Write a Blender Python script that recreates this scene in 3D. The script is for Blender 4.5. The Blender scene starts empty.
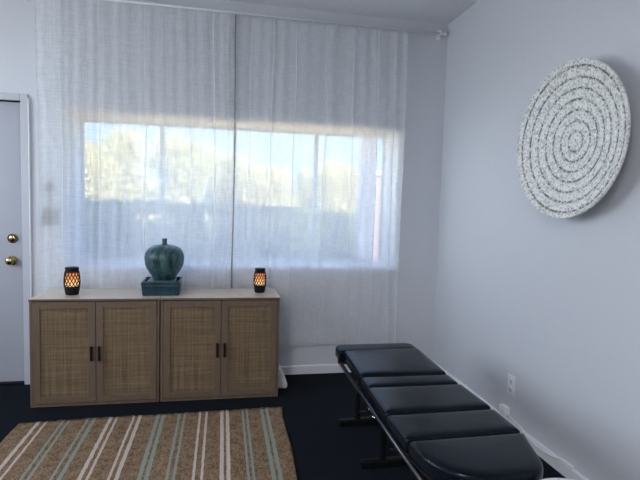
import bpy, bmesh, math, random
from mathutils import Vector, Matrix
R = math.radians
sc = bpy.context.scene
COL = sc.collection
random.seed(4)

# ------------------------------------------------------------------ helpers
class MB:
    """collects shapes into one mesh"""
    def __init__(s): s.bm = bmesh.new()
    def box(s, a, b, bev=0, seg=2, mi=0):
        vs = [s.bm.verts.new((x, y, z)) for x in (a[0], b[0]) for y in (a[1], b[1]) for z in (a[2], b[2])]
        fs = [s.bm.faces.new([vs[i] for i in q]) for q in
              ((0, 1, 3, 2), (4, 6, 7, 5), (0, 4, 5, 1), (2, 3, 7, 6), (0, 2, 6, 4), (1, 5, 7, 3))]
        for f in fs: f.material_index = mi
        if bev:
            es = list({e for f in fs for e in f.edges})
            bmesh.ops.bevel(s.bm, geom=es, offset=bev, segments=seg, profile=.5, affect='EDGES', clamp_overlap=True)
        return s
    def tube(s, pts, r, n=12, caps=True):
        pts = [Vector(p) for p in pts]; rings = []
        rr = r if isinstance(r, (list, tuple)) else [r] * len(pts)
        for i, p in enumerate(pts):
            t = (pts[min(i + 1, len(pts) - 1)] - pts[max(i - 1, 0)]).normalized()
            u = t.cross(Vector((0, 0, 1)))
            if u.length < .05: u = t.cross(Vector((0, 1, 0)))
            u.normalize(); v = t.cross(u).normalized()
            rings.append([s.bm.verts.new(p + rr[i] * (math.cos(2 * math.pi * k / n) * u + math.sin(2 * math.pi * k / n) * v)) for k in range(n)])
        for a, b in zip(rings, rings[1:]):
            for k in range(n):
                f = s.bm.faces.new((a[k], a[(k + 1) % n], b[(k + 1) % n], b[k])); f.smooth = True
        if caps:
            s.bm.faces.new(rings[0]); s.bm.faces.new(list(reversed(rings[-1])))
        return s
    def lathe(s, prof, n=40, c=(0, 0, 0), axis='z', smooth=True, mi=0):
        rings = []
        for (r, h) in prof:
            if r < 1e-6:
                ring = [(0, 0, h)]
            else:
                ring = [(r * math.cos(2 * math.pi * k / n), r * math.sin(2 * math.pi * k / n), h) for k in range(n)]
            out = []
            for (x, y, z) in ring:
                if axis == 'x': x, y, z = z, x, y
                if axis == 'y': x, y, z = x, -z, y
                out.append(s.bm.verts.new((x + c[0], y + c[1], z + c[2])))
            rings.append(out)
        for a, b in zip(rings, rings[1:]):
            if len(a) == 1 and len(b) == 1: continue
            for k in range(n):
                k2 = (k + 1) % n
                if len(a) == 1: f = s.bm.faces.new((a[0], b[k2], b[k]))
                elif len(b) == 1: f = s.bm.faces.new((a[k], a[k2], b[0]))
                else: f = s.bm.faces.new((a[k], a[k2], b[k2], b[k]))
                f.smooth = smooth; f.material_index = mi
        return s
    def prism(s, poly, z0, z1, bev=0, seg=4):
        lo = [s.bm.verts.new((x, y, z0)) for x, y in poly]; hi = [s.bm.verts.new((x, y, z1)) for x, y in poly]
        n = len(poly)
        bot = s.bm.faces.new(list(reversed(lo))); top = s.bm.faces.new(hi)
        for k in range(n):
            f = s.bm.faces.new((lo[k], lo[(k + 1) % n], hi[(k + 1) % n], hi[k]))
        if bev:
            bmesh.ops.bevel(s.bm, geom=list(top.edges), offset=bev, segments=seg, profile=.5, affect='EDGES', clamp_overlap=True)
        return s
    def build(s, name, mat, parent=None, smooth=None, loc=None):
        bmesh.ops.recalc_face_normals(s.bm, faces=s.bm.faces[:])
        me = bpy.data.meshes.new(name); s.bm.to_mesh(me); s.bm.free()
        for m in (mat if isinstance(mat, (list, tuple)) else [mat]): me.materials.append(m)
        if smooth:
            for p in me.polygons: p.use_smooth = True
        o = bpy.data.objects.new(name, me); COL.objects.link(o)
        if parent: o.parent = parent
        if loc: o.location = loc
        return o

def tag(o, label=None, cat=None, group=None, kind=None):
    for k, v in (('label', label), ('category', cat), ('group', group), ('kind', kind)):
        if v: o[k] = v
    return o
def thing(name, label, cat, loc=(0, 0, 0), rz=0, group=None):
    o = bpy.data.objects.new(name, None); COL.objects.link(o); o.empty_display_size = .05
    o.location = loc; o.rotation_euler = (0, 0, rz)
    return tag(o, label, cat, group)
def struct(o): o['kind'] = 'structure'; return o
def smooth_by_angle(o, ang=35):
    bm = bmesh.new(); bm.from_mesh(o.data)
    for f in bm.faces: f.smooth = True
    for e in bm.edges:
        if len(e.link_faces) == 2 and e.calc_face_angle() > R(ang): e.smooth = False
    bm.to_mesh(o.data); bm.free(); return o
def dup(root, loc, label):
    r = root.copy(); COL.objects.link(r); r.location = loc; r['label'] = label
    for ch in list(root.children):
        c = ch.copy(); COL.objects.link(c); c.parent = r
        for g in list(ch.children):
            d = g.copy(); COL.objects.link(d); d.parent = c
    return r

# ------------------------------------------------------------------ materials
def new_mat(name):
    m = bpy.data.materials.new(name); m.use_nodes = True
    nt = m.node_tree; nt.nodes.clear()
    out = nt.nodes.new('ShaderNodeOutputMaterial')
    return m, nt, out
def N(nt, t, **kw):
    n = nt.nodes.new(t)
    for k, v in kw.items():
        if k in n.inputs: n.inputs[k].default_value = v
        else: setattr(n, k, v)
    return n
def pbr(name, col, rough=.5, metal=0, bump=None, spec=.5, col2=None, nscale=8, stretch=(1, 1, 1), detail=4, coat=0):
    m, nt, out = new_mat(name); L = nt.links.new
    b = N(nt, 'ShaderNodeBsdfPrincipled', Roughness=rough, Metallic=metal)
    b.inputs['Base Color'].default_value = (*col, 1); b.inputs['Specular IOR Level'].default_value = spec
    b.inputs['Coat Weight'].default_value = coat
    L(b.outputs[0], out.inputs[0])
    tc = N(nt, 'ShaderNodeTexCoord'); mp = N(nt, 'ShaderNodeMapping'); mp.inputs['Scale'].default_value = stretch
    L(tc.outputs['Object'], mp.inputs[0])
    if col2:
        no = N(nt, 'ShaderNodeTexNoise', Scale=nscale, Detail=detail); L(mp.outputs[0], no.inputs['Vector'])
        cr = N(nt, 'ShaderNodeValToRGB'); cr.color_ramp.elements[0].position = .35; cr.color_ramp.elements[1].position = .65
        cr.color_ramp.elements[0].color = (*col, 1); cr.color_ramp.elements[1].color = (*col2, 1)
        L(no.outputs['Fac'], cr.inputs[0]); L(cr.outputs[0], b.inputs['Base Color'])
    if bump:
        nb = N(nt, 'ShaderNodeTexNoise', Scale=bump[0], Detail=3); L(mp.outputs[0], nb.inputs['Vector'])
        bp = N(nt, 'ShaderNodeBump', Strength=bump[1], Distance=bump[2]); L(nb.outputs['Fac'], bp.inputs['Height'])
        L(bp.outputs[0], b.inputs['Normal'])
    return m

M = {}
M['wall'] = pbr('painted_wall', (.645, .655, .69), .6, bump=(90, .12, .004))
M['ceiling'] = pbr('painted_ceiling', (.72, .725, .745), .8, bump=(60, .25, .006))
M['trim'] = pbr('white_gloss_trim', (.76, .77, .80), .35, bump=(14, .15, .01))
M['door'] = pbr("door_paint", (.40, .405, .45), .4, bump=(30, .1, .003))
M['soffit'] = pbr('soffit_warm_bounce', (.86, .60, .33), .5, col2=(.80, .55, .30), nscale=4, stretch=(1, 12, 12))  # tan carries the warm ground bounce on the soffit
M['carpet'] = pbr('dark_carpet', (.0062, .008, .0118), .95, col2=(.0135, .0175, .025), nscale=160, bump=(260, .9, .01), spec=.1)
M['frame'] = pbr('window_frame_paint', (.42, .46, .54), .45)
M['frame_door'] = pbr('door_frame_paint', (.52, .525, .56), .4)
M['brass'] = pbr('polished_brass', (.45, .34, .16), .16, 1)
M['wood'] = pbr('grey_oak_veneer', (.163, .113, .074), .45, col2=(.124, .086, .056), nscale=3, stretch=(40, 40, 2.5), bump=(60, .08, .002))
M['woodtop_sheen'] = pbr('oak_top_window_sheen', (.68, .56, .45), .2, col2=(.60, .49, .39), nscale=3, stretch=(3, 40, 40), bump=(40, .06, .002))  # pale colour carries the window's reflection on the cabinet top
M['woodh'] = pbr('grey_oak_rail', (.163, .113, .074), .45, col2=(.124, .086, .056), nscale=3, stretch=(2.5, 40, 40))
M['black'] = pbr('matt_black', (.004, .004, .005), .5, spec=.22)
M['blackmetal'] = pbr('black_powder_coat', (.004, .005, .006), .4, spec=.25)
M['chrome'] = pbr('chrome', (.7, .7, .72), .15, 1)
M['steel'] = pbr('dark_steel_tube', (.10, .10, .11), .32, 1)
M['vinyl'] = pbr('black_vinyl', (.003, .006, .011), .23, bump=(420, .05, .001), spec=.17, coat=.0)
M['board'] = pbr('brown_board', (.018, .008, .006), .7, spec=.2)
M['plastic'] = pbr('white_plastic', (.80, .80, .78), .35)
M['plate'] = pbr('cover_plate_plastic', (.80, .81, .84), .3)
M['greyplate'] = pbr('beige_plastic', (.20, .19, .165), .4)
M['slot'] = pbr('slot_dark', (.02, .02, .02), .6)
M['column'] = pbr('porch_post_paint', (.70, .68, .78), .6)
M['bark'] = pbr('bark', (.10, .075, .055), .9, col2=(.06, .045, .035), nscale=12, bump=(30, .6, .02))
M['ground'] = pbr('pale_gravel', (.50, .45, .36), .95, col2=(.44, .40, .31), nscale=3, bump=(20, .6, .03))
M['stucco'] = pbr('bounce_stucco', (.70, .76, .84), .9, bump=(8, .3, .02))  # tinted for the bluish light its added block bounces
M['roofing'] = pbr('roofing', (.3, .3, .3), .9)

# glazed teal ceramic
def ceramic(name, a, b, stretch, sc_):
    m, nt, out = new_mat(name); L = nt.links.new
    p = N(nt, 'ShaderNodeBsdfPrincipled', Roughness=.38); p.inputs['Coat Weight'].default_value = .1; p.inputs['Coat Roughness'].default_value = .3; p.inputs['Specular IOR Level'].default_value = .35
    tc = N(nt, 'ShaderNodeTexCoord'); mp = N(nt, 'ShaderNodeMapping'); mp.inputs['Scale'].default_value = stretch
    no = N(nt, 'ShaderNodeTexNoise', Scale=sc_, Detail=5, Roughness=.65, Distortion=.6)
    cr = N(nt, 'ShaderNodeValToRGB'); e = cr.color_ramp.elements
    e[0].position = .38; e[0].color = (*a, 1); e[1].position = .66; e[1].color = (*b, 1)
    L(tc.outputs['Object'], mp.inputs[0]); L(mp.outputs[0], no.inputs['Vector']); L(no.outputs['Fac'], cr.inputs[0])
    L(cr.outputs[0], p.inputs['Base Color']); L(p.outputs[0], out.inputs[0])
    return m
M['teal'] = ceramic('teal_glaze', (.007, .030, .038), (.065, .150, .152), (1, 1, .28), 26)
M['teal_dark'] = ceramic('dark_teal_glaze', (.004, .022, .036), (.018, .068, .092), (.6, .6, 1), 30)
M['teal_slab'] = ceramic('grey_teal_glaze', (.05, .085, .085), (.09, .14, .135), (1, 1, 1), 20)

# woven cane
def rattan():
    m, nt, out = new_mat('woven_rattan'); L = nt.links.new
    p = N(nt, 'ShaderNodeBsdfPrincipled', Roughness=.7); p.inputs['Specular IOR Level'].default_value = .25
    tc = N(nt, 'ShaderNodeTexCoord')
    def bands(stretch, s):
        mp = N(nt, 'ShaderNodeMapping'); mp.inputs['Scale'].default_value = stretch
        no = N(nt, 'ShaderNodeTexNoise', Scale=s, Detail=2); L(tc.outputs['Object'], mp.inputs[0]); L(mp.outputs[0], no.inputs['Vector']); return no
    h = bands((.25, 1, 10), 9); v = bands((10, 1, .25), 9); big = bands((1, 1, 1), 40)
    ad = N(nt, 'ShaderNodeMath', operation='ADD'); L(h.outputs['Fac'], ad.inputs[0]); L(v.outputs['Fac'], ad.inputs[1])
    ad2 = N(nt, 'ShaderNodeMath', operation='MULTIPLY_ADD'); L(big.outputs['Fac'], ad2.inputs[0]); ad2.inputs[1].default_value = .25; L(ad.outputs[0], ad2.inputs[2])
    cr = N(nt, 'ShaderNodeValToRGB'); e = cr.color_ramp.elements
    e[0].color = (.135, .090, .050, 1); e[1].color = (.245, .170, .100, 1)
    mr = N(nt, 'ShaderNodeMapRange'); mr.inputs['From Min'].default_value = .8; mr.inputs['From Max'].default_value = 1.45
    L(ad2.outputs[0], mr.inputs[0]); e[0].position = .15; e[1].position = .85; L(mr.outputs[0], cr.inputs[0])
    L(cr.outputs[0], p.inputs['Base Color'])
    wv = N(nt, 'ShaderNodeTexWave', Scale=95, bands_direction='X'); wh = N(nt, 'ShaderNodeTexWave', Scale=95, bands_direction='Z')
    L(tc.outputs['Object'], wv.inputs['Vector']); L(tc.outputs['Object'], wh.inputs['Vector'])
    mx = N(nt, 'ShaderNodeMath', operation='MULTIPLY'); L(wv.outputs['Fac'], mx.inputs[0]); L(wh.outputs['Fac'], mx.inputs[1])
    bp = N(nt, 'ShaderNodeBump', Strength=.5, Distance=.003); L(mx.outputs[0], bp.inputs['Height']); L(bp.outputs[0], p.inputs['Normal'])
    L(p.outputs[0], out.inputs[0]); return m
M['rattan'] = rattan()

# sheer linen: threads with gaps between them (gaps let light straight through)
def linen(name, tmin, tmax, alb=(.93, .935, .945)):
    m, nt, out = new_mat(name); L = nt.links.new
    tc = N(nt, 'ShaderNodeTexCoord')
    def thr(stretch, s):
        mp = N(nt, 'ShaderNodeMapping'); mp.inputs['Scale'].default_value = stretch
        no = N(nt, 'ShaderNodeTexNoise', Scale=s, Detail=3, Roughness=.6); L(tc.outputs['Object'], mp.inputs[0]); L(mp.outputs[0], no.inputs['Vector']); return no
    a = thr((9, 1, .6), 22); b = thr((.6, 1, 9), 22)
    ad = N(nt, 'ShaderNodeMath', operation='ADD'); L(a.outputs['Fac'], ad.inputs[0]); L(b.outputs['Fac'], ad.inputs[1])
    mr = N(nt, 'ShaderNodeMapRange'); mr.inputs['From Min'].default_value = .72; mr.inputs['From Max'].default_value = 1.28
    mr.inputs['To Min'].default_value = tmin; mr.inputs['To Max'].default_value = tmax; L(ad.outputs[0], mr.inputs[0])
    d = N(nt, 'ShaderNodeBsdfDiffuse'); d.inputs['Color'].default_value = (*alb, 1)
    t = N(nt, 'ShaderNodeBsdfTranslucent'); t.inputs['Color'].default_value = (*alb, 1)
    mx = N(nt, 'ShaderNodeMixShader', Fac=.60); L(d.outputs[0], mx.inputs[1]); L(t.outputs[0], mx.inputs[2])
    tr = N(nt, 'ShaderNodeBsdfTransparent')
    m2 = N(nt, 'ShaderNodeMixShader'); L(mr.outputs[0], m2.inputs[0]); L(mx.outputs[0], m2.inputs[1]); L(tr.outputs[0], m2.inputs[2])
    L(m2.outputs[0], out.inputs[0]); return m
M['sheer'] = linen('sheer_linen', .21, .38)
M['hem'] = linen('linen_hem_shade', .02, .10, (.42, .42, .43))  # grey stands for the dark shade line where the panels meet

def glass():
    m, nt, out = new_mat('window_glass'); L = nt.links.new
    tr = N(nt, 'ShaderNodeBsdfTransparent'); tr.inputs[0].default_value = (.95, .97, .97, 1)
    g = N(nt, 'ShaderNodeBsdfGlossy', Roughness=.02)
    mx = N(nt, 'ShaderNodeMixShader', Fac=.06); L(tr.outputs[0], mx.inputs[1]); L(g.outputs[0], mx.inputs[2]); L(mx.outputs[0], out.inputs[0]); return m
M['glass'] = glass()

def leaf(name, a, b, trans=.4, sc_=2.5):
    m, nt, out = new_mat(name); L = nt.links.new
    tc = N(nt, 'ShaderNodeTexCoord'); no = N(nt, 'ShaderNodeTexNoise', Scale=sc_, Detail=6, Roughness=.8); L(tc.outputs['Object'], no.inputs['Vector'])
    cr = N(nt, 'ShaderNodeValToRGB'); e = cr.color_ramp.elements
    e[0].position = .38; e[0].color = (*a, 1); e[1].position = .62; e[1].color = (*b, 1); L(no.outputs['Fac'], cr.inputs[0])
    d = N(nt, 'ShaderNodeBsdfDiffuse'); t = N(nt, 'ShaderNodeBsdfTranslucent'); L(cr.outputs[0], d.inputs[0]); L(cr.outputs[0], t.inputs[0])
    mx = N(nt, 'ShaderNodeMixShader', Fac=trans); L(d.outputs[0], mx.inputs[1]); L(t.outputs[0], mx.inputs[2]); L(mx.outputs[0], out.inputs[0]); return m
M['leaf_gold'] = leaf('golden_foliage', (.34, .30, .135), (.56, .51, .26), .5)
M['leaf_olive'] = leaf('olive_foliage', (.30, .28, .15), (.52, .495, .28), .5)
M['leaf_hedge'] = leaf('hedge_foliage', (.05, .085, .04), (.12, .17, .07), .25)

def brick():
    m, nt, out = new_mat('pink_brick'); L = nt.links.new
    p = N(nt, 'ShaderNodeBsdfPrincipled', Roughness=.85)
    tc = N(nt, 'ShaderNodeTexCoord'); mp = N(nt, 'ShaderNodeMapping'); mp.inputs['Rotation'].default_value = (R(90), 0, 0)
    b = N(nt, 'ShaderNodeTexBrick', Scale=1.0); b.inputs['Brick Width'].default_value = .2; b.inputs['Row Height'].default_value = .085; b.inputs['Mortar Size'].default_value = .012
    b.inputs['Color1'].default_value = (.105, .046, .037, 1); b.inputs['Color2'].default_value = (.13, .068, .056, 1); b.inputs['Mortar'].default_value = (.22, .20, .19, 1)
    L(tc.outputs['Object'], mp.inputs[0]); L(mp.outputs[0], b.inputs['Vector']); L(b.outputs[0], p.inputs['Base Color']); L(p.outputs[0], out.inputs[0]); return m
M['brick'] = brick()

# jute rug with paired stripes (x in rug's own frame)
WHT = [(-1.068, -1.025), (-.661, -.627), (-.528, -.490), (-.126, -.089), (.009, .042)]
TEA = [(-.932, -.900), (-.790, -.754), (-.384, -.350), (-.254, -.220), (.136, .166), (.262, .295)]
def jute():
    m, nt, out = new_mat('striped_jute'); L = nt.links.new
    p = N(nt, 'ShaderNodeBsdfPrincipled', Roughness=.95); p.inputs['Specular IOR Level'].default_value = .1
    tc = N(nt, 'ShaderNodeTexCoord'); sx = N(nt, 'ShaderNodeSeparateXYZ'); L(tc.outputs['Object'], sx.inputs[0])
    wob = N(nt, 'ShaderNodeTexNoise', Scale=24, Detail=3); L(tc.outputs['Object'], wob.inputs['Vector'])
    w2 = N(nt, 'ShaderNodeMath', operation='MULTIPLY_ADD'); L(wob.outputs['Fac'], w2.inputs[0]); w2.inputs[1].default_value = .008; L(sx.outputs[0], w2.inputs[2])
    mr = N(nt, 'ShaderNodeMapRange'); mr.inputs['From Min'].default_value = -1.2 + .004; mr.inputs['From Max'].default_value = .5 + .004; L(w2.outputs[0], mr.inputs[0])
    def ramp(pairs):
        cr = N(nt, 'ShaderNodeValToRGB'); cr.color_ramp.interpolation = 'CONSTANT'; e = cr.color_ramp.elements
        e[0].position = 0; e[0].color = (0, 0, 0, 1); e.remove(e[1])
        for c0, c1 in pairs:
            for q in (c0, c1):
                for s_, v in ((-.0078, 1), (.0078, 0)):
                    k = e.new((q + s_ + 1.2) / 1.7); k.color = (v, v, v, 1)
        L(mr.outputs[0], cr.inputs[0]); return cr
    rw, rt = ramp(WHT), ramp(TEA)
    mp = N(nt, 'ShaderNodeMapping'); mp.inputs['Scale'].default_value = (1, .45, 1); L(tc.outputs['Object'], mp.inputs[0])
    n1 = N(nt, 'ShaderNodeTexNoise', Scale=150, Detail=2); L(mp.outputs[0], n1.inputs['Vector'])
    n2 = N(nt, 'ShaderNodeTexNoise', Scale=22, Detail=4); L(tc.outputs['Object'], n2.inputs['Vector'])
    am = N(nt, 'ShaderNodeMath', operation='MULTIPLY_ADD'); L(n2.outputs['Fac'], am.inputs[0]); am.inputs[1].default_value = .5; L(n1.outputs['Fac'], am.inputs[2])
    jr = N(nt, 'ShaderNodeValToRGB'); e = jr.color_ramp.elements
    e[0].position = .52; e[0].color = (.098, .060, .034, 1); e[1].position = .92; e[1].color = (.29, .195, .12, 1); L(am.outputs[0], jr.inputs[0])
    def mixc(fac, a, col):
        mx = N(nt, 'ShaderNodeMix', data_type='RGBA'); L(fac, mx.inputs[0]); L(a, mx.inputs[6]); mx.inputs[7].default_value = (*col, 1); return mx.outputs[2]
    c = mixc(rw.outputs[0], jr.outputs[0], (.52, .44, .37)); c = mixc(rt.outputs[0], c, (.25, .285, .235))
    L(c, p.inputs['Base Color'])
    bp = N(nt, 'ShaderNodeBump', Strength=.8, Distance=.006); L(n1.outputs['Fac'], bp.inputs['Height']); L(bp.outputs[0], p.inputs['Normal'])
    L(p.outputs[0], out.inputs[0]); return m
M['jute'] = jute()

# shell mosaic
def mosaic():
    m, nt, out = new_mat('shell_mosaic'); L = nt.links.new
    p = N(nt, 'ShaderNodeBsdfPrincipled', Roughness=.3)
    tc = N(nt, 'ShaderNodeTexCoord')
    vo = N(nt, 'ShaderNodeTexVoronoi', Scale=110); L(tc.outputs['Object'], vo.inputs['Vector'])
    sv = N(nt, 'ShaderNodeSeparateColor'); L(vo.outputs['Color'], sv.inputs[0])
    cr = N(nt, 'ShaderNodeValToRGB'); e = cr.color_ramp.elements
    e[0].position = 0; e[0].color = (.44, .44, .425, 1); e[1].position = 1; e[1].color = (.97, .96, .92, 1)
    k = e.new(.4); k.color = (.80, .80, .76, 1); L(sv.outputs[0], cr.inputs[0])
    # rings
    sx = N(nt, 'ShaderNodeSeparateXYZ'); L(tc.outputs['Object'], sx.inputs[0])
    cx = N(nt, 'ShaderNodeCombineXYZ'); L(sx.outputs[1], cx.inputs[0]); L(sx.outputs[2], cx.inputs[1])
    ln = N(nt, 'ShaderNodeVectorMath', operation='LENGTH'); L(cx.outputs[0], ln.inputs[0])
    wv = N(nt, 'ShaderNodeMath', operation='MULTIPLY'); wv.inputs[1].default_value = 2 * math.pi / .0501; L(ln.outputs['Value'], wv.inputs[0])
    co = N(nt, 'ShaderNodeMath', operation='COSINE'); L(wv.outputs[0], co.inputs[0])
    ra = N(nt, 'ShaderNodeValToRGB'); e = ra.color_ramp.elements
    e[0].position = 0; e[0].color = (1, 1, 1, 1); e[1].position = 1; e[1].color = (.30, .31, .30, 1); k = e.new(.72); k.color = (.95, .95, .95, 1)
    mr = N(nt, 'ShaderNodeMapRange'); mr.inputs['From Min'].default_value = -1; L(co.outputs[0], mr.inputs[0]); L(mr.outputs[0], ra.inputs[0])
    mx = N(nt, 'ShaderNodeMix', data_type='RGBA', blend_type='MULTIPLY'); mx.inputs[0].default_value = .35
    L(cr.outputs[0], mx.inputs[6]); L(ra.outputs[0], mx.inputs[7])
    # dark beads between the coils
    g1 = N(nt, 'ShaderNodeMath', operation='GREATER_THAN'); L(co.outputs[0], g1.inputs[0]); g1.inputs[1].default_value = .80
    g2 = N(nt, 'ShaderNodeMath', operation='GREATER_THAN'); L(sv.outputs[1], g2.inputs[0]); g2.inputs[1].default_value = .50
    g3 = N(nt, 'ShaderNodeMath', operation='MULTIPLY'); L(g1.outputs[0], g3.inputs[0]); L(g2.outputs[0], g3.inputs[1])
    m3 = N(nt, 'ShaderNodeMix', data_type='RGBA'); L(g3.outputs[0], m3.inputs[0]); L(mx.outputs[2], m3.inputs[6]); m3.inputs[7].default_value = (.15, .155, .145, 1)
    L(m3.outputs[2], p.inputs['Base Color'])
    bp = N(nt, 'ShaderNodeBump', Strength=.6, Distance=.004); L(vo.outputs['Distance'], bp.inputs['Height']); L(bp.outputs[0], p.inputs['Normal'])
    L(p.outputs[0], out.inputs[0]); return m
M['mosaic'] = mosaic()

def flame():
    m, nt, out = new_mat('flame_light'); L = nt.links.new
    tc = N(nt, 'ShaderNodeTexCoord'); sx = N(nt, 'ShaderNodeSeparateXYZ'); L(tc.outputs['Object'], sx.inputs[0])
    no = N(nt, 'ShaderNodeTexNoise', Scale=28, Detail=2); L(tc.outputs['Object'], no.inputs['Vector'])
    mr = N(nt, 'ShaderNodeMapRange'); mr.inputs['From Min'].default_value = .06; mr.inputs['From Max'].default_value = .15; L(sx.outputs[2], mr.inputs[0])
    ad = N(nt, 'ShaderNodeMath', operation='MULTIPLY_ADD'); L(no.outputs['Fac'], ad.inputs[0]); ad.inputs[1].default_value = .5; L(mr.outputs[0], ad.inputs[2])
    cr = N(nt, 'ShaderNodeValToRGB'); e = cr.color_ramp.elements
    e[0].position = .2; e[0].color = (1, .66, .30, 1); e[1].position = 1.0; e[1].color = (.75, .26, .10, 1); k = e.new(.6); k.color = (1, .55, .22, 1)
    L(ad.outputs[0], cr.inputs[0])
    em = N(nt, 'ShaderNodeEmission', Strength=1.25); L(cr.outputs[0], em.inputs[0]); L(em.outputs[0], out.inputs[0]); return m
M['flame'] = flame()

# ------------------------------------------------------------------ setting
XR, XL, YB, H = 1.747, -2.7, -6.4, 2.814
WX0, WX1, WZ0, WZ1, WD = -1.08, 1.365, .865, 1.96, .36
DX0, DX1, DZ = -2.26, -1.382, 2.005                  # door opening
w = MB()                                              # back wall with window and door openings
T = .38
w.box((XL, 0, 0), (DX0, T, H)).box((DX0, 0, DZ), (DX1, T, H)).box((DX1, 0, 0), (WX0, T, H))
w.box((WX0, 0, 0), (WX1, T, WZ0)).box((WX0, 0, WZ1), (WX1, T, H)).box((WX1, 0, 0), (XR, T, H))
bmesh.ops.remove_doubles(w.bm, verts=w.bm.verts[:], dist=1e-5)
struct(w.build('wall_back', M['wall']))
struct(MB().box((XR, YB, 0), (XR + .2, T, H)).build('wall_right', M['wall']))
LY0, LY1, LZ0, LZ1 = -2.5, -.4, 1.0, 2.4
struct(MB().box((XL - .2, YB, 0), (XL, LY0, H)).box((XL - .2, LY1, 0), (XL, T, H)).box((XL - .2, LY0, 0), (XL, LY1, LZ0)).box((XL - .2, LY0, LZ1), (XL, LY1, H)).build('wall_left', M['wall']))
struct(MB().box((XL - .2, YB - .2, 0), (XR + .2, YB, H)).build('wall_front', M['wall']))
struct(MB().box((XL - .2, YB - .2, -.2), (XR + .2, T, 0)).build('floor', M['carpet']))
c = MB().box((XL - .2, YB - .2, H), (XR + .2, T + .05, H + .1)); struct(c.build('ceiling', M['ceiling']))
struct(MB().box((XL - .3, YB - .3, H + .1), (XR + .3, T + .3, H + .32)).build('trim_1', M['roofing']))   # roof edge

def baseboard(name, a, b, n, h=.068, t=.012):
    """slightly wavy caulked top along a..b, projecting along n"""
    a, b, n = Vector(a), Vector(b), Vector(n); m = MB(); k = 60; rows = []
    rnd = random.Random(name)
    wob = [0] * (k + 1); v = 0
    for i in range(k + 1): v = v * .7 + rnd.uniform(-1, 1) * .0016; wob[i] = v
    for i in range(k + 1):
        p = a.lerp(b, i / k); z = h + wob[i]
        rows.append([m.bm.verts.new(q) for q in (p, p + n * t, p + n * t + Vector((0, 0, z - .006)), p + n * (t - .005) + Vector((0, 0, z)), p + Vector((0, 0, z + .003)))])
    for r0, r1 in zip(rows, rows[1:]):
        for j in range(4): m.bm.faces.new((r0[j], r0[j + 1], r1[j + 1], r1[j]))
    m.bm.faces.new(rows[0]); m.bm.faces.new(list(reversed(rows[-1])))
    return struct(m.build(name, M['trim']))
baseboard('baseboard_back', (DX1 + .07, 0, 0), (XR - .012, 0, 0), (0, -1, 0))
baseboard('baseboard_right', (XR, 0, 0), (XR, YB, 0), (-1, 0, 0))

# window
struct(MB().box((WX0 + .002, 0.002, WZ1 - .012), (WX1 - .002, WD - .03, WZ1 - .0005)).build('trim_2', M['soffit']))
tr = MB().box((WX0 + .035, -.014, WZ1 + .048), (WX1 - .045, 0, WZ1 + .066), .003)
tr.box((WX0 + .035, -.014, WZ1 + .002), (WX0 + .0501, 0, WZ1 + .048), .003)
struct(tr.build('trim_3', M['trim']))
struct(MB().box((WX0 + .001, -.004, WZ0 - .02), (WX1 - .001, WD - .03, WZ0 + .004), .004).build('window_sill', M['trim']))
win = MB()
fy0, fy1 = WD - .03, WD + .02
g = .028
win.box((WX0, fy0, WZ0 + .004), (WX1, fy1, WZ0 + .024)).box((WX0, fy0, WZ1 - .024), (WX1, fy1, WZ1 - .002))
win.box((WX0, fy0, WZ0), (WX0 + .012, fy1, WZ1)).box((WX1 - .012, fy0, WZ0), (WX1, fy1, WZ1))
wf = struct(win.build('window_1', M['frame']))
for xm, wd in ((-.481, .034), (.088, .030), (.765, .038)):
    MB().box((xm - wd / 2, fy0 + .004, WZ0 + .02), (xm + wd / 2, fy1 - .004, WZ1 - .02), .003).build('mullion', M['frame'], wf)
xs = [WX0 + .012, -.481, .088, .765, WX1 - .012]
for x0, x1 in zip(xs, xs[1:]):
    MB().box((x0 + .008, WD - .008, WZ0 + .022), (x1 - .008, WD - .003, WZ1 - .022)).build('pane', M['glass'], wf)

# second window, in the left wall
w2 = MB(); ymid = (LY0 + LY1) / 2
for ya, yb_ in ((LY0, LY0 + .04), (LY1 - .04, LY1), (ymid - .02, ymid + .02)): w2.box((XL - .14, ya, LZ0), (XL - .08, yb_, LZ1))
w2.box((XL - .14, LY0, LZ0), (XL - .08, LY1, LZ0 + .04)).box((XL - .14, LY0, LZ1 - .04), (XL - .08, LY1, LZ1))
w2 = struct(w2.build('window_2', M['frame']))
for ya, yb_ in ((LY0 + .04, ymid - .02), (ymid + .02, LY1 - .04)):
    MB().box((XL - .113, ya, LZ0 + .04), (XL - .107, yb_, LZ1 - .04)).build('pane', M['glass'], w2)

# door and its frame
dr = MB().box((DX0 + .004, .035, .012), (DX1 - .004, .08, DZ - .005), .002)
door = struct(dr.build('door_1', M['door']))
def knob(z, big):
    m = MB()
    m.lathe([(0, .008), (.033, .008), (.033, .004), (.030, 0), (0, 0)], 32, (0, 0, 0), 'y')
    if big: m.lathe([(.012, .006), (.012, .03), (.024, .036), (.029, .046), (.028, .056), (.018, .064), (0, .066)], 32, (0, 0, 0), 'y')
    else: m.lathe([(.024, .006), (.024, .014), (.018, .018), (0, .019)], 32, (0, 0, 0), 'y').box((-.012, -.032, -.005), (.012, -.016, .005), .003)
    return m
knob(0, True).build('door_knob', M['brass'], door, loc=(-1.463, .035, .893))
knob(0, False).build('deadbolt', M['brass'], door, loc=(-1.458, .035, 1.05))
df = MB()
fx = DX1 + .048
df.box((DX1, -.012, 0), (fx, .10, DZ + .048), .004).box((DX0 - .048, -.012, 0), (DX0, .10, DZ + .048), .004).box((DX0, -.012, DZ), (DX1, .10, DZ + .048), .004)
df.box((DX1 - .012, .082, 0), (DX1, .10, DZ)).box((DX0, .082, DZ - .012), (DX1, .10, DZ))
struct(MB().box((fx + .001, -.020, 0), (fx + .011, 0, DZ + .02), .004).build('trim_7', M['trim']))
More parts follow.
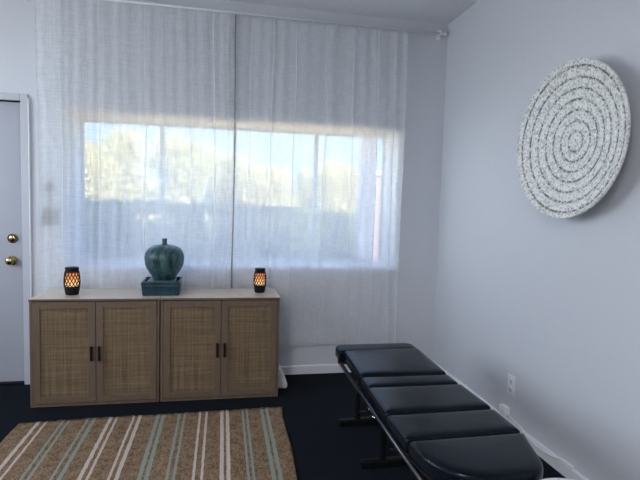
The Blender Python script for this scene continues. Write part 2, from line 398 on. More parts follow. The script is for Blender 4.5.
df_ = struct(df.build('trim_4', M['frame_door']))
struct(MB().box((DX0, .0, 0), (DX1, .36, .011)).build('trim_5', M['black']))           # dark threshold
struct(MB().box((DX0, .30, 0), (DX1, .37, DZ)).build('trim_6', M['frame']))                # outer door skin

# ------------------------------------------------------------------ curtains
RY, RZ = -.052, 2.722
rod = thing('curtain_rod', 'white metal curtain rod running under the ceiling above the window', 'curtain rod', (0, RY, RZ))
MB().tube([(-1.40, 0, 0), (1.69, 0, 0)], .0095, 14).build('pole', M['trim'], rod)
for x in (-1.34, 1.665):
    b = MB().box((x - .013, .035, -.045), (x + .013, .052, .04), .003).box((x - .006, -.012, -.008), (x + .006, .05, .004), .002)
    b.tube([(x - .008, 0, 0), (x + .008, 0, 0)], .016, 14)
    b.build('bracket', M['plate'], rod)
for x, s in ((-1.40, -1), (1.69, 1)):
    MB().lathe([(0, 0), (.014, .002), (.016, .01), (.014, .02), (0, .024)], 20, (x, 0, 0), 'x').build('finial', M['trim'], rod)

def curtain(name, x0, x1, z0, z1, folds, label, seed, off):
    rnd = random.Random(seed)
    ph = [(rnd.uniform(.05, .22), rnd.uniform(0, 6.28), rnd.uniform(.3, 1)) for _ in range(7)]
    prof = []                                       # (x, y, weight) at mid height
    x = x0
    fl = sorted(folds)
    def yb(x): return sum(a[2] * math.sin(2 * math.pi * x / a[0] + a[1]) for a in ph) * .0032 + off
    while x < x1 - .004:
        if fl and x >= fl[0][0]:
            xf, wd = fl.pop(0)
            y = yb(x)
            for dx, dy in ((0, 0), (wd * .5, -.002), (wd * .8, -.0035), (wd * .6, -.005), (wd * .3, -.004), (.1 * wd, -.002), (0, 0), (.1 * wd, .0015), (.5 * wd, .0015), (wd * 1.1, 0)):
                prof.append((x + dx, y + dy))
            x += wd * 1.1 + .012
        else:
            prof.append((x, yb(x))); x += .0125
    prof.append((x1, yb(x1)))
    nz = 70; m = MB(); grid = []
    cr = [(rnd.uniform(x0, x1), rnd.uniform(z0, z1), rnd.uniform(-.5, .5), rnd.uniform(.15, .4)) for _ in range(26)]
    for j in range(nz + 1):
        z = z0 + (z1 - z0) * j / nz; row = []
        for (px, py) in prof:
            k = .55 + .45 * (z - z0) / (z1 - z0)
            e = (px - x0) / (x1 - x0)
            sway = .007 * math.sin(1.9 * z + 5 * px) + .003 * math.sin(7 * z + 9 * px)
            edge = .004 * math.sin(3 * z + seed)
            yy = off + (py - off) * k
            for (cx_, cz_, sl, ln) in cr:            # soft diagonal creases
                d = (px - cx_) - sl * (z - cz_)
                if abs(z - cz_) < ln and abs(d) < .03: yy += -.006 * math.cos(d / .03 * 1.57) * math.cos((z - cz_) / ln * 1.57)
            row.append(m.bm.verts.new((px + sway * (0 if e in (0, 1) else 1) + edge, RY + yy, z + .006 * math.sin(px * 7 + seed) * (1 - j / nz))))
        grid.append(row)
    for r0, r1 in zip(grid, grid[1:]):
        for a, b, c2, d in zip(r0, r0[1:], r1[1:], r1):
            f = m.bm.faces.new((a, b, c2, d)); f.smooth = True
    cu = m.build(name, M['sheer'])
    tag(cu, label, 'curtain', 'sheer curtains over the window')
    # hems: turned edges a little behind the panel; meeting ones greyed for shade
    hb = MB(); rows = []
    me = cu.data; n = len(prof)
    for j in range(4):
        rows.append([hb.bm.verts.new(Vector(me.vertices[j * n + i].co) + Vector((0, .003, 0))) for i in range(n)])
    for r0, r1 in zip(rows, rows[1:]):
        for a, b, c2, d in zip(r0, r0[1:], r1[1:], r1): hb.bm.faces.new((a, b, c2, d)).smooth = True
    hb.build('bottom_hem', M['sheer'], cu)
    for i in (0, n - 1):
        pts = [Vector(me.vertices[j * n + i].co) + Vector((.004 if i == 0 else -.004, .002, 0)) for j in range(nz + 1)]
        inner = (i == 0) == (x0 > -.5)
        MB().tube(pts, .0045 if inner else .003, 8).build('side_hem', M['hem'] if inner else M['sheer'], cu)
    hd = MB(); rows = []
    for j in range(nz - 3, nz + 1):
        rows.append([hd.bm.verts.new(Vector(me.vertices[j * n + i].co) + Vector((0, .003, 0))) for i in range(n)])
    for r0, r1 in zip(rows, rows[1:]):
        for a, b, c2, d in zip(r0, r0[1:], r1[1:], r1): hd.bm.faces.new((a, b, c2, d)).smooth = True
    hd.build('heading', M['sheer'], cu)
    k = int((x1 - x0) / .15)
    for i in range(k):                               # small rings that carry the heading
        x = x0 + .04 + (x1 - x0 - .08) * i / (k - 1)
        t = MB(); t.tube([(x, RY + .0145 * math.cos(a * math.pi / 8), RZ - .004 + .0165 * math.sin(a * math.pi / 8)) for a in range(17)], .002, 6, False)
        t.tube([(x, RY + off * .3, RZ - .019), (x, RY + off * .3, z1 - .02)], .0025, 6)
        t.build('curtain_ring', M['plate'], cu)
    return cu
curtain('curtain', -1.262, .078, .24, 2.703, [(-1.1, .006), (-.86, .008), (-.565, .01), (-.42, .006), (-.245, .008), (-.075, .012), (.02, .006)],
        'wider left sheer white curtain panel hanging behind the teal vase', 3, -.010)
curtain('curtain', .066, 1.40, .238, 2.70, [(.18, .006), (.335, .006), (.513, .01), (.745, .010), (.95, .007), (1.16, .010), (1.30, .012)],
        'right sheer white curtain panel with its hem hanging clear beside the cabinets', 8, .010)

# things on the back wall seen through the left curtain
sw = thing('light_switch', 'beige light switch plate seen through the curtain beside the door', 'light switch', (-1.197, 0, 1.208))
MB().box((-.055, -.007, -.06), (.055, 0, .06), .003).build('cover_plate', M['greyplate'], sw)
for x in (-.024, .024): MB().box((x - .012, -.012, -.022), (x + .012, -.006, .022), .002).build('rocker', M['greyplate'], sw)
rd = thing('wall_sensor', 'small round beige wall sensor above the light switch behind the curtain', 'sensor', (-1.208, 0, 1.42))
MB().lathe([(0, .022), (.026, .02), (.033, .014), (.034, 0), (0, 0)], 28, (0, 0, 0), 'y').build('housing', M['greyplate'], rd)
MB().tube([(0, -.004, -.034), (.002, -.005, -.08), (-.002, -.005, -.13), (0, -.005, -.152)], .003, 8).build('lead', M['greyplate'], rd)

# ------------------------------------------------------------------ cabinets
CY0, CY1, CH = -.46, -.088, .708
def make_cabinet(x0, x1, label):
    wd = x1 - x0; dp = CY1 - CY0
    t = thing('cabinet', label, 'cabinet', (x0, CY0, 0), 0, 'rattan cabinets under the window')
    bt = .016
    body = MB()
    body.box((0, .004, .006), (bt, dp, CH - .016), .0015).box((wd - bt, .004, .006), (wd, dp, CH - .016), .0015)
    body.box((bt, .004, .006), (wd - bt, dp, .024)).box((bt, dp - .012, .038), (wd - bt, dp, CH - .016))
    body.box((bt, .03, .35), (wd - bt, dp - .012, .366))
    body.build('body', M['wood'], t)
    tp_ = MB().box((-.002, -.004, CH - .014), (wd + .002, dp, CH), .0015).build('top', [M['woodtop_sheen'], M['woodh']], t)
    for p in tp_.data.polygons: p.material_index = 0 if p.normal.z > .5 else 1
    for fx_ in (.04, wd - .04):
        for fy_ in (.04, dp - .04):
            MB().lathe([(0, 0), (.018, 0), (.02, .006), (0, .006)], 16, (fx_, fy_, 0)).build('foot', M['black'], t)
    mid = wd / 2
    for i, (a, b) in enumerate(((bt + .002, mid - .0015), (mid + .0015, wd - bt - .002))):
        z0, z1, fw_ = .027, CH - .020, .044
        d = MB()
        d.box((a, 0, z0), (a + fw_, .02, z1), .0015).box((b - fw_, 0, z0), (b, .02, z1), .0015)
        d.box((a + fw_, 0, z0), (b - fw_, .02, z0 + fw_), .0015, mi=1).box((a + fw_, 0, z1 - fw_), (b - fw_, .02, z1), .0015, mi=1)
        do = d.build('door', [M['wood'], M['woodh']], t)
        MB().box((a + fw_ - .002, .007, z0 + fw_ - .002), (b - fw_ + .002, .016, z1 - fw_ + .002)).build('rattan_panel', M['rattan'], do)
        hx = b - .0225 if i == 0 else a + .0225
        hz = .352
        h = MB().box((hx - .008, -.022, hz - .048), (hx + .008, -.012, hz + .048), .002)
        for s in (-1, 1): h.box((hx - .005, -.014, hz + s * .036 - .006), (hx + .005, .002, hz + s * .036 + .006))
        tag(h.build('handle', M['black'], do), 'black bar handle')
    return t
make_cabinet(-1.188, -.401, 'left rattan-fronted oak cabinet, the one beside the white door')
make_cabinet(-.394, .394, 'right rattan-fronted oak cabinet, the one nearer the black table')

# ------------------------------------------------------------------ flame lanterns
def make_lantern(loc, label):
    t = thing('lantern', label, 'lantern', loc, 0, 'lanterns on the cabinets')
    hgt = .182
    def rad(z):                                     # barrel outline
        q = z / hgt
        return .0385 + .0115 * math.sin(math.pi * min(1, max(0, q * .96 + .04)))
    b = MB()
    b.lathe([(0, 0), (.036, 0), (.041, .004)] + [(rad(z), z) for z in (.01, .02, .03, .04, .05, .056)] + [(rad(.056) - .006, .058), (0, .058)], 40)
    b.build('base', M['black'], t)
    MB().lathe([(rad(z) - .007, z) for z in (.056, .07, .085, .1, .115, .13, .145, .152)], 40).build('flame_shade', M['flame'], t)
    lat = MB(); za, zb, nn = .055, .153, 14
    for s in (-1, 1):
        for k in range(nn):
            pts = []
            for i in range(11):
                z = za + (zb - za) * i / 10; a = 2 * math.pi * k / nn + s * 1.05 * i / 10; r = rad(z) - .0015
                pts.append((r * math.cos(a), r * math.sin(a), z))
            lat.tube(pts, .0031, 6)
    lat.build('lattice', M['black'], t)
    c = MB().lathe([(rad(.152) - .004, .150), (rad(.152), .151), (rad(.16), .160), (.0395, .168), (.0425, .171), (.0435, .178), (.041, .182), (.030, .1825), (.026, .180), (0, .180)], 40)
    c.build('cap', M['black'], t)
    return t
l1 = make_lantern((-.977, -.305, CH), 'black flame lantern standing on the cabinet end beside the white door')
dup(l1, (.268, -.262, CH), 'black flame lantern standing on the cabinet end nearer the black table').scale = (.9, .9, .95)

# ------------------------------------------------------------------ vase on its ceramic stand
st = thing('ceramic_stand', 'square dark teal ceramic stand under the round vase', 'vase stand', (-.405, -.262, CH), R(1))
a, hh, tk = .125, .094, .014
s = MB()
def frustum_box(m, a0, a1, z0, z1, ya):
    vs = [m.bm.verts.new((sx * q, sy * q * ya, z)) for q, z in ((a0, z0), (a1, z1)) for sx, sy in ((-1, -1), (1, -1), (1, 1), (-1, 1))]
    fs = [m.bm.faces.new([vs[i] for i in f]) for f in ((0, 3, 2, 1), (4, 5, 6, 7), (0, 1, 5, 4), (1, 2, 6, 5), (2, 3, 7, 6), (3, 0, 4, 7))]
    bmesh.ops.bevel(m.bm, geom=list({e for f in fs for e in f.edges}), offset=.005, segments=2, profile=.5, affect='EDGES')
YA = 1.0
frustum_box(s, a - .006, a, 0, hh - .022, YA)
# rim: four bars round a shallow well
ay = a * YA
zr0, zr1 = hh - .024, hh
s.box((-a - .0015, -ay - .0015, zr0), (a + .0015, -ay + tk, zr1), .004).box((-a - .0015, ay - tk, zr0), (a + .0015, ay + .0015, zr1), .004)
s.box((-a - .0015, -ay + tk - .004, zr0), (-a + tk, ay - tk + .004, zr1), .004).box((a - tk, -ay + tk - .004, zr0), (a + .0015, ay - tk + .004, zr1), .004)
s.build('box', M['teal_dark'], st)
tag(MB().box((-.092, -.100, hh - .025), (.092, .092, hh + .003), .004).build('inner_plinth', M['teal_slab'], st), 'grey-teal inner plinth')
pr = [(0, 0), (.070, 0), (.078, .005), (.088, .025), (.106, .052), (.123, .08), (.134, .108), (.1375, .138), (.139, .158), (.136, .182), (.128, .203), (.114, .222), (.094, .236), (.066, .2455), (.038, .2505), (.022, .254),
      (.0175, .261), (.0165, .276), (.018, .288), (.0195, .294), (.018, .296), (.012, .294), (.0105, .27), (.0105, .255), (0, .254)]
# smooth the outline a little
va = MB().lathe(pr, 72); vo = va.build('vase', M['teal'], None, True, (-.394, -.256, CH + hh + .003)); vo.scale = (.955, .955, .95)
tag(vo, 'round mottled teal glazed vase with a tiny neck, standing on its square stand', 'vase')

# ------------------------------------------------------------------ rug
rx0, rx1, ry1, ry0 = -1.163, .405, -.672, -2.75
m = MB(); nx, ny = 120, 90; grid = []
rnd = random.Random(11)
jag = [rnd.uniform(-.009, .009) for _ in range(nx + 1)]
for j in range(ny + 1):
    row = []
    for i in range(nx + 1):
        x = rx0 + (rx1 - rx0) * i / nx; y = ry1 + (ry0 - ry1) * j / ny
        if j == 0: y += jag[i] + .014 * math.sin(i * .05)
        dx = .006 * math.sin(3.1 * y + .6) + .004 * math.sin(9 * y) * (1 if i in (0, nx) else .4)
        z = .009 + .0012 * math.sin(60 * y + 3 * x) + .001 * math.sin(21 * x)
        row.append(m.bm.verts.new((x + dx - max(0, (i / nx - .5) * 2) * .03 * (ry1 - y) / .85, y + .033 * (x + .38), z)))
    grid.append(row)
for r0, r1 in zip(grid, grid[1:]):
    for p in zip(r0, r0[1:], r1[1:], r1): m.bm.faces.new(p).smooth = True
edge = grid[0] + [r[-1] for r in grid[1:]] + list(reversed(grid[-1]))[1:] + [r[0] for r in reversed(grid)][1:-1]
low = [m.bm.verts.new((v.co.x, v.co.y, .0005)) for v in edge]
for k in range(len(edge)): m.bm.faces.new((edge[k], edge[(k + 1) % len(edge)], low[(k + 1) % len(edge)], low[k]))
m.bm.faces.new(low)
rug = thing('rug', 'brown jute rug with paired cream and sage stripes before the cabinets', 'rug', (0, 0, 0))
m.build('woven_field', M['jute'], rug)
fr = MB()
for i in range(0, nx * 2):
    x = rx0 + (rx1 - rx0) * i / (nx * 2); L_ = rnd.uniform(.006, .022)
    fr.tube([(x, ry1 - .004 + .033 * (x + .38), .006), (x + rnd.uniform(-.006, .006), ry1 + L_ * .6 + .033 * (x + .38), .006), (x + rnd.uniform(-.01, .01), ry1 + L_ + .033 * (x + .38), .003)], .002, 5)
fr.build('fringe', M['jute'], rug)

# ------------------------------------------------------------------ treatment table
tb = thing('treatment_table', 'long black padded treatment table with split cushions along the right wall', 'treatment table', (.94, -1.6, 0))
OX, OY = .94, -1.6
PZ = .5
def rpoly(q, rad_):
    """quad corners (4) -> polygon with corner radii"""
    out = []
    for i in range(4):
        p, a_, b_ = Vector(q[i]), Vector(q[i - 1]), Vector(q[(i + 1) % 4]); r = rad_[i]
        u, v = (a_ - p).normalized(), (b_ - p).normalized()
        for k in range(9):
            t = k / 8
            p0, p2 = p + u * r, p + v * r
            out.append(((1 - t) ** 2 * p0 + 2 * t * (1 - t) * p + t * t * p2))
    return [(p.x - OX, p.y - OY) for p in out]
#        far-left, far-right, near-right, near-left   (corner radii)
pads = [('head_cushion', (.690, -.868), (1.192, -.872), (1.190, -1.014), (.688, -1.018), (.05, .05, .012, .012), PZ - .010),
        ('cushion', (.711, -1.032), (1.183, -1.018), (1.163, -1.462), (.696, -1.447), (.02, .02, .014, .014), PZ),
        ('cushion', (.695, -1.468), (1.162, -1.478), (1.161, -1.606), (.693, -1.602), (.014,) * 4, PZ - .004),
        ('cushion', (.683, -1.620), (1.162, -1.624), (1.166, -1.903), (.677, -1.908), (.014,) * 4, PZ),
        ('cushion', (.672, -1.927), (1.164, -1.922), (1.160, -2.133), (.676, -2.143), (.014,) * 4, PZ),
        ('foot_cushion', (.677, -2.160), (1.155, -2.152), (1.070, -2.435), (.70, -2.43), (.02, .014, .10, .20), PZ + .002)]
for nm, q0, q1, q2, q3, rr, zt in pads:
    pl_ = rpoly((q0, q1, q2, q3), rr)
    cx_ = sum(p[0] for p in pl_) / len(pl_); cy_ = sum(p[1] for p in pl_) / len(pl_)
    hx_ = max(abs(p[0] - cx_) for p in pl_); hy_ = max(abs(p[1] - cy_) for p in pl_)
    m = MB(); rings = []
    for d_, z_ in ((.004, -.062), (0, -.056), (0, -.022), (.0012, -.014), (.0035, -.008), (.008, -.0035), (.015, -.0005), (.028, .002), (.045, .003)):
        rings.append([m.bm.verts.new((cx_ + (x - cx_) * (1 - d_ / hx_), cy_ + (y - cy_) * (1 - d_ / hy_), zt + z_)) for x, y in pl_])
    cv = m.bm.verts.new((cx_, cy_, zt + .0045)); nn_ = len(pl_)
    for r0, r1 in zip(rings, rings[1:]):
        for k in range(nn_): m.bm.faces.new((r0[k], r0[(k + 1) % nn_], r1[(k + 1) % nn_], r1[k]))
    for k in range(nn_): m.bm.faces.new((rings[-1][k], rings[-1][(k + 1) % nn_], cv))
    m.bm.faces.new(list(reversed(rings[0])))
    o = m.build(nm, M['vinyl'], tb); smooth_by_angle(o, 60)
    def inset(p): return Vector(p) * .94 + Vector((.93, (q0[1] + q2[1]) / 2)) * .06
    MB().prism(rpoly([inset(p) for p in (q0, q1, q2, q3)], [r * .8 for r in rr]), zt - .078, zt - .060).build('under_board', M['board'], tb)
def L3(x, y, z): return (x - OX, y - OY, z)
for x in (.705, 1.135):
    MB().tube([L3(x, -1.0, .405), L3(x - .012, -2.3, .405)], .011, 12).build('side_rail', M['steel'], tb)
for y in (-.95, -1.44, -2.12):
    leg = MB().box(L3(.715, y - .02, 0), L3(1.13, y + .02, .042), .008, 3)
    leg.build('foot_bar', M['blackmetal'], tb)
    for x in (.835, 1.03):
        MB().box(L3(x - .014, y - .018, .04), L3(x + .014, y + .018, .41), .004).build('leg', M['blackmetal'], tb)
    MB().box(L3(.70, y - .016, .39), L3(1.14, y + .016, .425), .003).build('cross_bar', M['blackmetal'], tb)
for y, z in ((-1.17, .20), (-1.70, .245)):
    k = MB().tube([L3(.78, y, z - .02), L3(.93, y, z - .02)], .006, 10)
    k.build('release_rod', M['blackmetal'], tb)
    MB().lathe([(0, 0), (.013, .002), (.016, .012), (.013, .024), (0, .027)], 20, L3(.825, y - .02, z), 'x').build('release_knob', M['chrome'], tb)
    MB().tube([L3(.84, y - .03, z - .04), L3(.855, y - .05, z - .035), L3(.88, y - .05, z - .038)], .009, 12).build('release_knob', M['chrome'], tb)
MB().tube([L3(.93, -1.0, .34), L3(.93, -2.2, .34)], .016, 12).build('centre_beam', M['blackmetal'], tb)

# ------------------------------------------------------------------ wall disc
DC = (XR, -1.635, 1.70); DR = .376
dk = thing('wall_disc', 'large round shell mosaic dish with concentric rings on the right wall', 'wall decoration', DC); dk.scale = (1, 1.04, 1)
prof = []; nr = 96
def dish(r): return -.050 - .060 * (r / DR) ** 2.0
for i in range(nr + 1):
    r = DR * i / nr
    prof.append((r, dish(r) + .0022 * math.cos(2 * math.pi * r / .0501)))
back = [(DR + .004, dish(DR) - .002), (DR + .005, dish(DR) + .006)] + [(DR * i / 20, dish(DR * i / 20) + .012) for i in range(19, 5, -1)] + [(DR * .24, -.0005), (0, -.0005)]
MB().lathe(prof + back, 96, (0, 0, 0), 'x').build('dish', M['mosaic'], dk)
MB().tube([(dish(DR) - .001, (DR + .001) * math.cos(t * math.pi / 36), (DR + .001) * math.sin(t * math.pi / 36)) for t in range(73)], .005, 8, False).build('rim', M['mosaic'], dk)

# ------------------------------------------------------------------ right wall fittings
ol = thing('wall_outlet', 'white double power outlet plate on the right wall above the table', 'outlet', (XR, -1.15, .287))
MB().box((-.007, -.04, -.06), (0, .04, .06), .003).build('cover_plate', M['plate'], ol)
for z in (-.026, .026):
    s_ = MB().lathe([(0, -.0095), (.017, -.0095), (.018, -.006)], 24, (0, 0, z), 'x').build('socket', M['plate'], ol)
    sl = MB()
    for y in (-.007, .007): sl.box((-.0102, y - .0014, z - .003), (-.0090, y + .0014, z + .008))
    sl.box((-.0102, -.002, z - .011), (-.0090, .002, z - .006)); sl.build('slots', M['slot'], s_)
ad = thing('power_adapter', 'small white power adapter box on the baseboard below the outlet', 'adapter', (XR, -1.11, .117))
MB().box((-.034, -.036, -.026), (0, .036, .026), .006).build('case', M['plastic'], ad)
MB().box((-.039, -.026, -.015), (-.033, .026, .013), .003).build('face', M['plastic'], ad)
cb = MB()
kp = [(-1.14, .096, .010), (-1.18, .088, .010), (-1.27, .080, .010), (-1.34, .068, .020), (-1.40, .057, .022), (-1.46, .051, .022), (-1.52, .054, .021), (-1.58, .062, .020), (-1.64, .075, .010), (-1.72, .077, .009)]
pts = [(XR - o_, y, z) for y, z, o_ in kp]
tag(cb.tube(pts, .007, 10).build('cable', M['plastic']), 'white cable sagging along the top of the right baseboard below the outlet', 'cable')

# white rounded device behind the right cabinet
wdv = thing('floor_device', 'white rounded plastic device on the carpet behind the right cabinet end', 'device', (.40, -.235, 0))
pf = [(-.14, 0), (.075, 0), (.082, .02), (.077, .045), (.06, .09), (.04, .135), (.022, .15), (-.14, .15)]
mm = MB(); lo = [mm.bm.verts.new((x, -.07, z)) for x, z in pf]; hi = [mm.bm.verts.new((x, .06, z)) for x, z in pf]
f1 = mm.bm.faces.new(lo); f2 = mm.bm.faces.new(list(reversed(hi))); n = len(pf)
for k in range(n): mm.bm.faces.new((lo[k], hi[k], hi[(k + 1) % n], lo[(k + 1) % n]))
bmesh.ops.bevel(mm.bm, geom=list(f1.edges) + list(f2.edges), offset=.012, segments=3, profile=.5, affect='EDGES')
wsh = mm.build('shell', M['plastic'], wdv); smooth_by_angle(wsh, 50)
MB().box((-.12, -.06, .0), (.074, .05, .010), .002).build('foot', M['plate'], wdv)

# white round seat just entering the frame at the bottom
so = thing('stool', 'white round seat edge at the bottom right, past the table end', 'stool', (1.05, -2.600, 0))
MB().lathe([(0, .50), (.12, .50), (.145, .495), (.155, .475), (.150, .455), (0, .45)], 48).build('seat', M['plastic'], so)
MB().lathe([(0, .06), (.025, .06), (.025, .45), (0, .45)], 20).build('stem', M['chrome'], so)
for k in range(5):
    a_ = k * 2 * math.pi / 5 + .3
    MB().tube([(0, 0, .07), (.10 * math.cos(a_), .10 * math.sin(a_), .055), (.19 * math.cos(a_), .19 * math.sin(a_), .04)], [.018, .015, .012], 10).tube([(.19 * math.cos(a_), .19 * math.sin(a_), .045), (.19 * math.cos(a_), .19 * math.sin(a_), 0)], .02, 12).build('leg', M['blackmetal'], so)

# ------------------------------------------------------------------ outdoors
struct(MB().box((-30, T + .001, -.25), (30, 60, -.05)).build('ground', M['ground']))
def leaves(m, c, rad_, n, size, rnd, shell=.55, spiky=False):
    for _ in range(n):
        d = Vector((rnd.gauss(0, 1), rnd.gauss(0, 1), rnd.gauss(0, 1))).normalized() * (shell + (1 - shell) * rnd.random() ** .5) * rnd.uniform(.85, 1.08)
        p = Vector(c) + Vector((d.x * rad_[0], d.y * rad_[1], d.z * rad_[2]))
        s_ = size * rnd.uniform(.6, 1.3)
        u = Vector((rnd.gauss(0, 1), rnd.gauss(0, 1), rnd.gauss(0, 1) + (1.2 if spiky else 0))).normalized()
        v = u.cross(Vector((rnd.gauss(0, 1), rnd.gauss(0, 1), rnd.gauss(0, 1)))).normalized(); w_ = u.cross(v)
        wd = .28 if spiky else .45
        q = [p - u * s_ * .5, p + v * s_ * wd * .5 + w_ * s_ * .08, p + u * s_ * .5, p - v * s_ * wd * .5 + w_ * s_ * .08]
        m.bm.faces.new([m.bm.verts.new(k) for k in q])
def ray_x(px, y):                                     # lateral position at depth y of a column seen at px
    ang = .194 + math.atan((px - 320) / 497.0); return math.tan(ang) * (y + 3.83)
def tree(px, y, top, rx_, mat, label, seed):
    rnd = random.Random(seed); x = ray_x(px, y)
    t = thing('tree', label, 'tree', (x, y, -.05), 0, 'trees beyond the shaded hedge')
    m = MB(); zc = top * .58
    for k in range(13):
        a_ = rnd.uniform(0, 6.28); q = rnd.uniform(.1, .72)
        cz = rnd.uniform(.26, .84) * top
        wdt = rx_ * (1.02 - abs(cz / top - .5))
        leaves(m, (q * wdt * math.cos(a_), q * .7 * wdt * math.sin(a_), cz), (rx_ * .44, rx_ * .42, top * .185), 800, .105, rnd, .25)
    leaves(m, (0, 0, top * .8), (rx_ * .5, rx_ * .45, top * .19), 900, .105, rnd, .25)
    leaves(m, (0, 0, top * .22), (rx_ * .9, rx_ * .7, top * .2), 1500, .14, rnd, .2)
    m.build('foliage', mat, t)
    tk_ = MB().tube([(0, 0, -.1), (.03, .02, top * .3), (-.05, 0, top * .55), (.02, .03, top * .8)], [.12, .10, .06, .02], 10)
    for k in range(5):
        a_ = k * 1.3 + rnd.random(); z = top * rnd.uniform(.25, .5)
        tk_.tube([(0, 0, z), (.45 * rx_ * math.cos(a_), .4 * rx_ * math.sin(a_), z + top * .22)], [.05, .015], 6)
    tk_.build('trunk', M['bark'], t)
G, O = M['leaf_gold'], M['leaf_olive']
def top_at(row, y): return 1.36 + (211 - row) / 497.0 * (y + 3.83) + .05
A_, B_ = 9.0, 13.2
tree(84, A_, top_at(156, A_), 1.0, G, 'golden leafy tree at the left edge of the window view', 1)
tree(128, B_, top_at(141, B_), 1.25, G, 'tallest yellow-green tree left of the first window bar', 2)
tree(178, A_, top_at(148, A_), 1.05, O, 'olive tree just right of the first window bar', 3)
tree(224, B_, top_at(158, B_), 1.4, O, 'pale olive tree left of the join of the curtains', 4)
tree(264, A_, top_at(172, A_), 1.0, G, 'low yellow-green tree right of the join of the curtains', 5)
tree(306, B_, top_at(174, B_), .78, O, 'small olive tree behind the right window bar', 6)
tree(337, A_, top_at(167, A_), .95, G, 'rounded yellow-green tree between right window bar and porch post', 7)
tree(385, B_, top_at(170, B_), 1.35, G, 'yellow-green tree behind the brick pier', 8)

def shrub(x, y, rx_, top, label, seed):
    rnd = random.Random(seed)
    t = thing('shrub', label, 'shrub', (x, y, -.05), 0, 'shaded shrubs outside the window')
    m = MB(); top = top + .05
    leaves(m, (0, 0, top * .45), (rx_, .27, top * .5), 2600, .085, rnd, .5)
    leaves(m, (0, 0, top * .5), (rx_ * .9, .22, top * .42), 1400, .10, rnd, .1)
    leaves(m, (0, 0, top * .93), (rx_ * .95, .22, .07), 240, .13, rnd, .2, True)
    m.build('foliage', M['leaf_hedge'], t)
    s_ = MB()
    for k in range(7):
        a_ = rnd.uniform(-1, 1)
        s_.tube([(a_ * .1, 0, 0), (a_ * rx_ * .5, rnd.uniform(-.1, .1), top * .45), (a_ * rx_ * .8, rnd.uniform(-.15, .15), top * .85)], [.02, .014, .006], 6)
    s_.build('stem', M['bark'], t)
xs_ = [-1.72, -1.02, -.42, .18, .86, 1.22]
lb = ['shaded shrub at the far left of the window view', 'shaded shrub outside, second from the left of the window view', 'shaded shrub outside behind the round vase',
      'shaded shrub outside behind the join of the curtains', 'shaded shrub outside behind the right window bar', 'shaded shrub outside beside the white porch post']
tp = [1.36, 1.37, 1.34, 1.36, 1.33, 1.28]
for i, x in enumerate(xs_): shrub(x, 1.32 if i % 2 else 2.06, (.50 if i % 2 else .60) if i < 5 else .24, tp[i], lb[i], 30 + i)

po = thing('porch_post', 'white square porch post outside the right end of the window', 'post', (ray_x(364.0, .86) , .86, -.05))
MB().box((-.075, -.062, 0), (.075, .062, 3.05), .006).build('shaft', M['column'], po)
MB().box((-.085, -.085, 0), (.085, .085, .16), .008).build('base', M['column'], po)
pp = thing('brick_pier', 'sunlit pink brick pier standing beyond the porch post', 'brick pier', (ray_x(372.0, 6.0), 6.0, -.05))
MB().box((-.22, -.2, 0), (.22, .2, 2.0)).build('shaft', M['brick'], pp)
MB().box((-.26, -.24, 2.0), (.26, .24, 2.08), .01).build('cap', M['column'], pp)

bl = thing('reflector', 'added pale blue-grey stucco building off to the left outside', 'reflector', (-9.2, 8.2, -.05), R(45))  # added out of view to bounce sunlight in through the window
b_ = MB().box((-7, 0, 0), (5.6, 5, 6.2)); b_.build('wall', M['stucco'], bl)
MB().box((-7.1, -.1, 6.2), (5.7, 5.1, 6.4), .02).build('roof', M['roofing'], bl)
# ------------------------------------------------------------------ light
SKY, SUN, FILL, SIDE = 1.0, 46, 100.0, 52.0
wd_ = bpy.data.worlds.new('World'); sc.world = wd_; wd_.use_nodes = True
nt = wd_.node_tree; nt.nodes.clear(); L = nt.links.new
sky = nt.nodes.new('ShaderNodeTexSky'); sky.sky_type = 'NISHITA'; sky.sun_disc = False
sky.sun_elevation = R(44); sky.sun_rotation = R(200); sky.air_density = .6; sky.dust_density = 0; sky.ozone_density = 3.0
hs = N(nt, 'ShaderNodeMix', data_type='RGBA', blend_type='DARKEN'); hs.inputs[0].default_value = 1; hs.inputs[7].default_value = (1.2, 1.85, 2.8, 1)
bg = nt.nodes.new('ShaderNodeBackground'); bg.inputs['Strength'].default_value = SKY
wo = nt.nodes.new('ShaderNodeOutputWorld'); L(sky.outputs[0], hs.inputs[6]); L(hs.outputs[2], bg.inputs[0]); L(bg.outputs[0], wo.inputs[0])
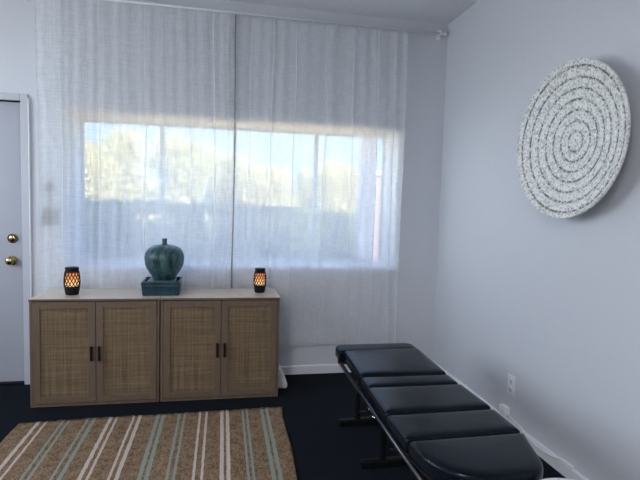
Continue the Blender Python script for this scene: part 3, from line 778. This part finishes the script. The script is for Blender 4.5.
def light(name, kind, loc, rot, energy, col=(1, 1, 1), **kw):
    l = bpy.data.lights.new(name, kind); l.energy = energy; l.color = col
    for k, v in kw.items(): setattr(l, k, v)
    o = bpy.data.objects.new(name, l); COL.objects.link(o); o.location = loc; o.rotation_euler = rot; return o
sd = Vector((.55, -.72, .72))
light('sun', 'SUN', (5, -8, 10), sd.to_track_quat('Z', 'Y').to_euler(), SUN, (1, .97, .92), angle=R(.6))
pl = light('window_daylight', 'AREA', ((WX0 + WX1) / 2, T + .03, (WZ0 + WZ1) / 2), (R(-90), 0, 0), 1, shape='RECTANGLE', size=WX1 - WX0, size_y=WZ1 - WZ0)
pl.data.cycles.is_portal = True
light('side_window_daylight', 'AREA', (XL - .22, (LY0 + LY1) / 2, (LZ0 + LZ1) / 2), (0, R(-90), 0), SIDE, (.93, .955, 1), shape='RECTANGLE', size=LZ1 - LZ0, size_y=LY1 - LY0)
# unseen fill lamp added behind the camera to brighten the room
lp = thing('fill_lamp', 'added flat square fill lamp behind the camera', 'fill light', (-1.2, -4.9, H))
MB().box((-.32, -.32, -.03), (.32, .32, 0), .006).build('housing', M['trim'], lp)
light('fill_lamp_light', 'AREA', (-1.2, -4.9, H - .035), (0, 0, 0), FILL, (.97, .97, 1), shape='SQUARE', size=.6)

# ------------------------------------------------------------------ camera
fwd = Vector((.19228636, .97856896, -.07368005)); rt = Vector((.98123831, -.19064921, .02870991)); up = Vector((-.01404758, .07781822, .99686859))
cd = bpy.data.cameras.new('camera'); cam = bpy.data.objects.new('camera', cd); COL.objects.link(cam)
cd.sensor_width = 36; cd.lens = 497.066 / 640 * 36; cd.clip_start = .02
mt = Matrix((rt, up, -fwd)).transposed().to_4x4(); mt.translation = (0, -3.8276, 1.36); cam.matrix_world = mt
sc.camera = cam
vs = sc.view_settings; vs.view_transform = 'Standard'; vs.look = 'None'; vs.gamma = 1; vs.use_curve_mapping = False; vs.exposure = 0
sc.cycles.use_denoising = True
sc.cycles.transparent_max_bounces = 16
sc.cycles.max_bounces = 14; sc.cycles.diffuse_bounces = 8
